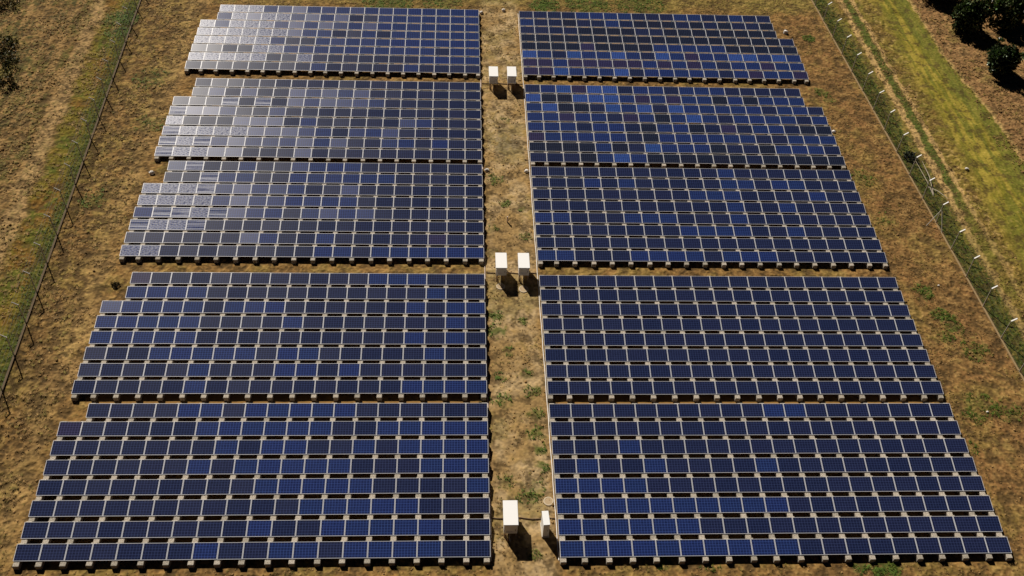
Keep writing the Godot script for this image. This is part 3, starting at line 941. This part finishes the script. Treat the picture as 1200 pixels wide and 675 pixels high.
func build_small_things() -> void:
	var pale := mat(srgb(0.52, 0.43, 0.30), 0.9)
	var white := mat(srgb(0.78, 0.74, 0.68), 0.85)
	var stones := [[29.2, -49.3, 0.26, "pale concrete lump off the right corner of the farthest right block"], [0.25, -51.9, 0.2, "small pale stone at the far right corner of the farthest left block"], [2.4, -52.4, 0.2, "small pale stone in the middle of the far end of the aisle"],
		[0.35, -27.9, 0.19, "pale marker stone on the left side of the aisle, near its middle"], [3.5, -27.8, 0.19, "pale marker stone on the right side of the aisle, near its middle"], [-25.4, -27.1, 0.22, "pale stone beside the middle left block's stepped outer corner"],
		[39.5, -28.7, 0.17, "white stone lying on the edge of the mown strip"], [29.75, -33.6, 0.17, "pale stone touching the outer end of the second farthest right block"], [32.6, -15.3, 0.08, "small white stone near the right fence, above the green weeds"], [31.9, -3.9, 0.09, "white stone on bare soil, right of the nearest right block"]]
	var sd := 100
	for s in stones:
		var st := start()
		lump(st, Vector3(s[2], s[2] * 0.8, s[2] * 0.85), sd, 5, 8, 0.16)
		sd += 1
		single("stone", st.commit(), white, Vector3(s[0], s[2] * 0.45 + ground_height(s[0], s[1]), s[1]), s[3], "stone", "pale stones on the ground")
	# concrete lids in the aisle
	for l in [[3.42, 2.5, 0.30, "round pale concrete lid beside the nearest right block, behind the narrow cabinet"], [2.72, -14.75, 0.34, "round pale concrete lid in front of the right middle cabinet"], [1.12, -15.0, 0.31, "round pale concrete lid in front of the left middle cabinet"]]:
		var t := thing("manhole", Vector3(l[0], 0, l[1]), l[3], "manhole", "concrete lids in the aisle")
		var st := start()
		var r: float = l[2]
		var prof := [[r, -0.1], [r, 0.03], [r - 0.02, 0.04], [r - 0.07, 0.04], [r - 0.08, 0.025]]
		for i in 4:
			for k in 24:
				var a := TAU * k / 24.0
				var b := TAU * (k + 1) / 24.0
				quad(st, Vector3(cos(a) * prof[i][0], prof[i][1], sin(a) * prof[i][0]), Vector3(cos(b) * prof[i][0], prof[i][1], sin(b) * prof[i][0]), Vector3(cos(b) * prof[i + 1][0], prof[i + 1][1], sin(b) * prof[i + 1][0]), Vector3(cos(a) * prof[i + 1][0], prof[i + 1][1], sin(a) * prof[i + 1][0]))
		part("rim", st.commit(), pale, t)
		st = start()
		for k in 24:
			var a := TAU * k / 24.0
			var b := TAU * (k + 1) / 24.0
			tri(st, Vector3(0, 0.032, 0), Vector3(cos(b) * (r - 0.075), 0.03, sin(b) * (r - 0.075)), Vector3(cos(a) * (r - 0.075), 0.03, sin(a) * (r - 0.075)))
		part("lid", st.commit(), mat(srgb(0.42, 0.31, 0.18), 0.95), t)
	# stake in the aisle
	var st := start()
	bevel_box(st, Vector3(-0.045, -0.1, -0.045), Vector3(0.045, 0.55, 0.045), 0.008)
	single("marker_stake", st.commit(), mat(srgb(0.62, 0.50, 0.42), 0.8), Vector3(1.8, 0, -21.8), "short pale stake standing alone in the aisle, casting a long shadow", "stake")
	# conduits
	for c in [[AISLE - 0.05, "thin white pipe along the aisle edge of the right blocks"], [0.05, "thin pale pipe along the aisle edge of the left blocks"]]:
		st = start()
		var pts := []
		for i in 60: pts.append(Vector3(0.012 * sin(i * 1.7), 0.025, -29.3 + 58.2 * i / 59.0))
		tube(st, pts, 0.024, 0.024, 8)
		single("conduit_pipe", st.commit(), mat(srgb(0.78, 0.75, 0.70), 0.6) if c[0] > 1.0 else mat(srgb(0.62, 0.50, 0.44), 0.6), Vector3(c[0], 0, -22.6), c[1], "pipe", "pipes along the aisle")
	var hose := mat(srgb(0.15, 0.095, 0.055), 0.85)
	for c in [[3.62, 0.12, 3.72, "dark cable duct crossing the aisle behind the front cabinets"], [-16.35, 0.12, 3.72, "dark cable duct crossing the aisle behind the middle cabinets"], [-40.0, 0.12, 3.72, "dark cable duct crossing the aisle behind the far cabinets"]]:
		st = start()
		var pts := []
		var w: float = c[2] - c[1]
		for i in 12: pts.append(Vector3(-w / 2 + w * i / 11.0, 0.03, 0.05 * sin(i * 1.1) - 0.05 + 0.10 * i / 11.0))
		tube(st, pts, 0.03, 0.03, 7)
		single("cable_duct", st.commit(), hose, Vector3((c[1] + c[2]) / 2, 0, c[0]), c[3], "cable duct", "cable ducts across the aisle")
	# dead branches by the right fence
	var t := thing("dead_branch", Vector3(35.35, 0, -27.0), "bare pale dead branches lying in the green strip by the right fence", "branch")
	var wood := mat(srgb(0.42, 0.36, 0.27), 0.9)
	var k := 0
	for b in [[Vector3(0.3, 0.0, 1.6), Vector3(0.1, 0.35, 0.2), Vector3(-0.1, 0.5, -2.2)], [Vector3(0.3, 0.05, 1.5), Vector3(0.45, 0.4, -0.2), Vector3(0.4, 0.55, -2.1)], [Vector3(0.2, 0.05, 0.6), Vector3(0.7, 0.25, 1.4), Vector3(1.1, 0.3, 2.3)]]:
		st = start()
		tube(st, b, 0.045, 0.015, 6)
		part("branch", st.commit(), wood, t, Vector3.ZERO, k)
		k += 1

# ------------------------------------------------------------------
func _ready() -> void:
	var cam := Camera3D.new()
	cam.name = "camera"
	cam.position = Vector3(-1.8877, 49.8471, 34.6111)
	cam.rotation = Vector3(-0.7876, -0.0766, 0.0592)
	cam.fov = rad_to_deg(2.0 * atan(337.5 / 1179.58))
	cam.far = 3000.0
	add_child(cam)
	cam.make_current()

	var sky_m := ProceduralSkyMaterial.new()
	sky_m.sky_top_color = Color(0.16, 0.30, 0.62)
	sky_m.sky_horizon_color = Color(0.50, 0.60, 0.74)
	sky_m.sky_curve = 0.12
	sky_m.ground_horizon_color = Color(0.42, 0.36, 0.26)
	sky_m.ground_bottom_color = Color(0.30, 0.24, 0.16)
	sky_m.sky_energy_multiplier = 0.24
	sky_m.ground_energy_multiplier = 0.24
	sky_m.sun_angle_max = 0.0
	var sky := Sky.new()
	sky.sky_material = sky_m
	var env := Environment.new()
	env.background_mode = Environment.BG_SKY
	env.sky = sky
	env.tonemap_mode = Environment.TONE_MAPPER_LINEAR
	env.tonemap_exposure = 1.12
	env.sdfgi_enabled = true
	env.ssao_enabled = true
	env.ssil_enabled = true
	var we := WorldEnvironment.new()
	we.name = "world_environment"
	we.environment = env
	add_child(we)

	var sun := DirectionalLight3D.new()
	sun.name = "sun"
	sun.light_energy = 1.6
	sun.light_color = Color(1.0, 0.965, 0.915)
	sun.light_angular_distance = 0.5
	sun.shadow_enabled = true
	add_child(sun)
	var el := deg_to_rad(41.0)
	sun.look_at_from_position(Vector3.ZERO, Vector3(0.485 * cos(el), -sin(el), 0.875 * cos(el)))

	soil_noise.noise_type = FastNoiseLite.TYPE_SIMPLEX_SMOOTH
	soil_noise.seed = 3
	soil_noise.frequency = 0.45
	soil_noise.fractal_octaves = 2
	build_ground()
	print("ground ", Time.get_ticks_msec())
	build_rows()
	print("rows ", Time.get_ticks_msec())
	build_fence(true)
	build_fence(false)
	build_cabinet(Vector3(1.12, 0, 4.11), Vector3(0.83, 1.4, 1.61), 0.45, "large white cabinet at the near end of the aisle, largest in view", "white cabinets on legs in the aisle")
	build_cabinet(Vector3(1.15, 0, -16.21), Vector3(0.80, 1.4, 1.57), 0.62, "left one of the two white cabinets at the middle of the aisle", "white cabinets on legs in the aisle")
	build_cabinet(Vector3(2.73, 0, -16.21), Vector3(0.80, 1.4, 1.55), 0.62, "right one of the two white cabinets at the middle of the aisle", "white cabinets on legs in the aisle")
	build_cabinet(Vector3(1.12, 0, -39.82), Vector3(0.80, 1.4, 1.55), 0.62, "left one of the two white cabinets at the far part of the aisle", "white cabinets on legs in the aisle")
	build_cabinet(Vector3(2.70, 0, -39.86), Vector3(0.80, 1.4, 1.53), 0.62, "right one of the two white cabinets at the far part of the aisle", "white cabinets on legs in the aisle")
	build_slim_cabinet()
	build_tree(Vector3(47.2, 0, -50.6), Vector3(1.5, 1.35, 1.5), 3.0, "dark round tree nearest the strip in the top right corner", Color(0.105, 0.150, 0.060), 501)
	build_tree(Vector3(51.3, 0, -51.8), Vector3(1.9, 1.7, 1.9), 3.6, "largest dark tree, in the extreme top right corner", Color(0.108, 0.152, 0.058), 511)
	build_tree(Vector3(47.7, 0, -43.3), Vector3(1.25, 1.15, 1.25), 2.5, "small dark tree standing apart, lowest of those at top right", Color(0.098, 0.148, 0.068), 521)
	build_tree(Vector3(46.0, 0, -57.0), Vector3(1.8, 1.5, 1.7), 3.3, "dark tree cut off by the top edge, left of the others", Color(0.098, 0.140, 0.052), 531)
	build_shrub(Vector3(-40.9, 0, -42.2), 1.1, "dark shrub at the left edge, middle one of the dark clump", Color(0.075, 0.078, 0.02), 601)
	build_shrub(Vector3(-40.2, 0, -39.0), 1.2, "dark shrub at the left edge, lowest of the dark clump", Color(0.075, 0.078, 0.02), 603)
	build_shrub(Vector3(-42.0, 0, -44.6), 1.0, "dark shrub at the left edge, highest of the dark clump", Color(0.075, 0.078, 0.02), 605)
	build_shrub(Vector3(-44.0, 0, -51.6), 1.2, "yellow green shrub in the top left corner", Color(0.10, 0.095, 0.02), 609)
	build_shrub(Vector3(-25.3, 0, -14.9), 0.27, "small dark weed bush left of the second nearest left block", Color(0.085, 0.075, 0.03), 611)
	build_shrub(Vector3(35.2, 0, -30.2), 0.5, "dark green shrub in the strip beside the right fence", Color(0.018, 0.042, 0.022), 613)
	build_shrub(Vector3(49.2, 0, -39.0), 0.6, "dark green shrub cut off by the right edge, under the trees", Color(0.02, 0.045, 0.015), 615)
	build_scatter()
	build_small_things()
	print("done ", Time.get_ticks_msec())
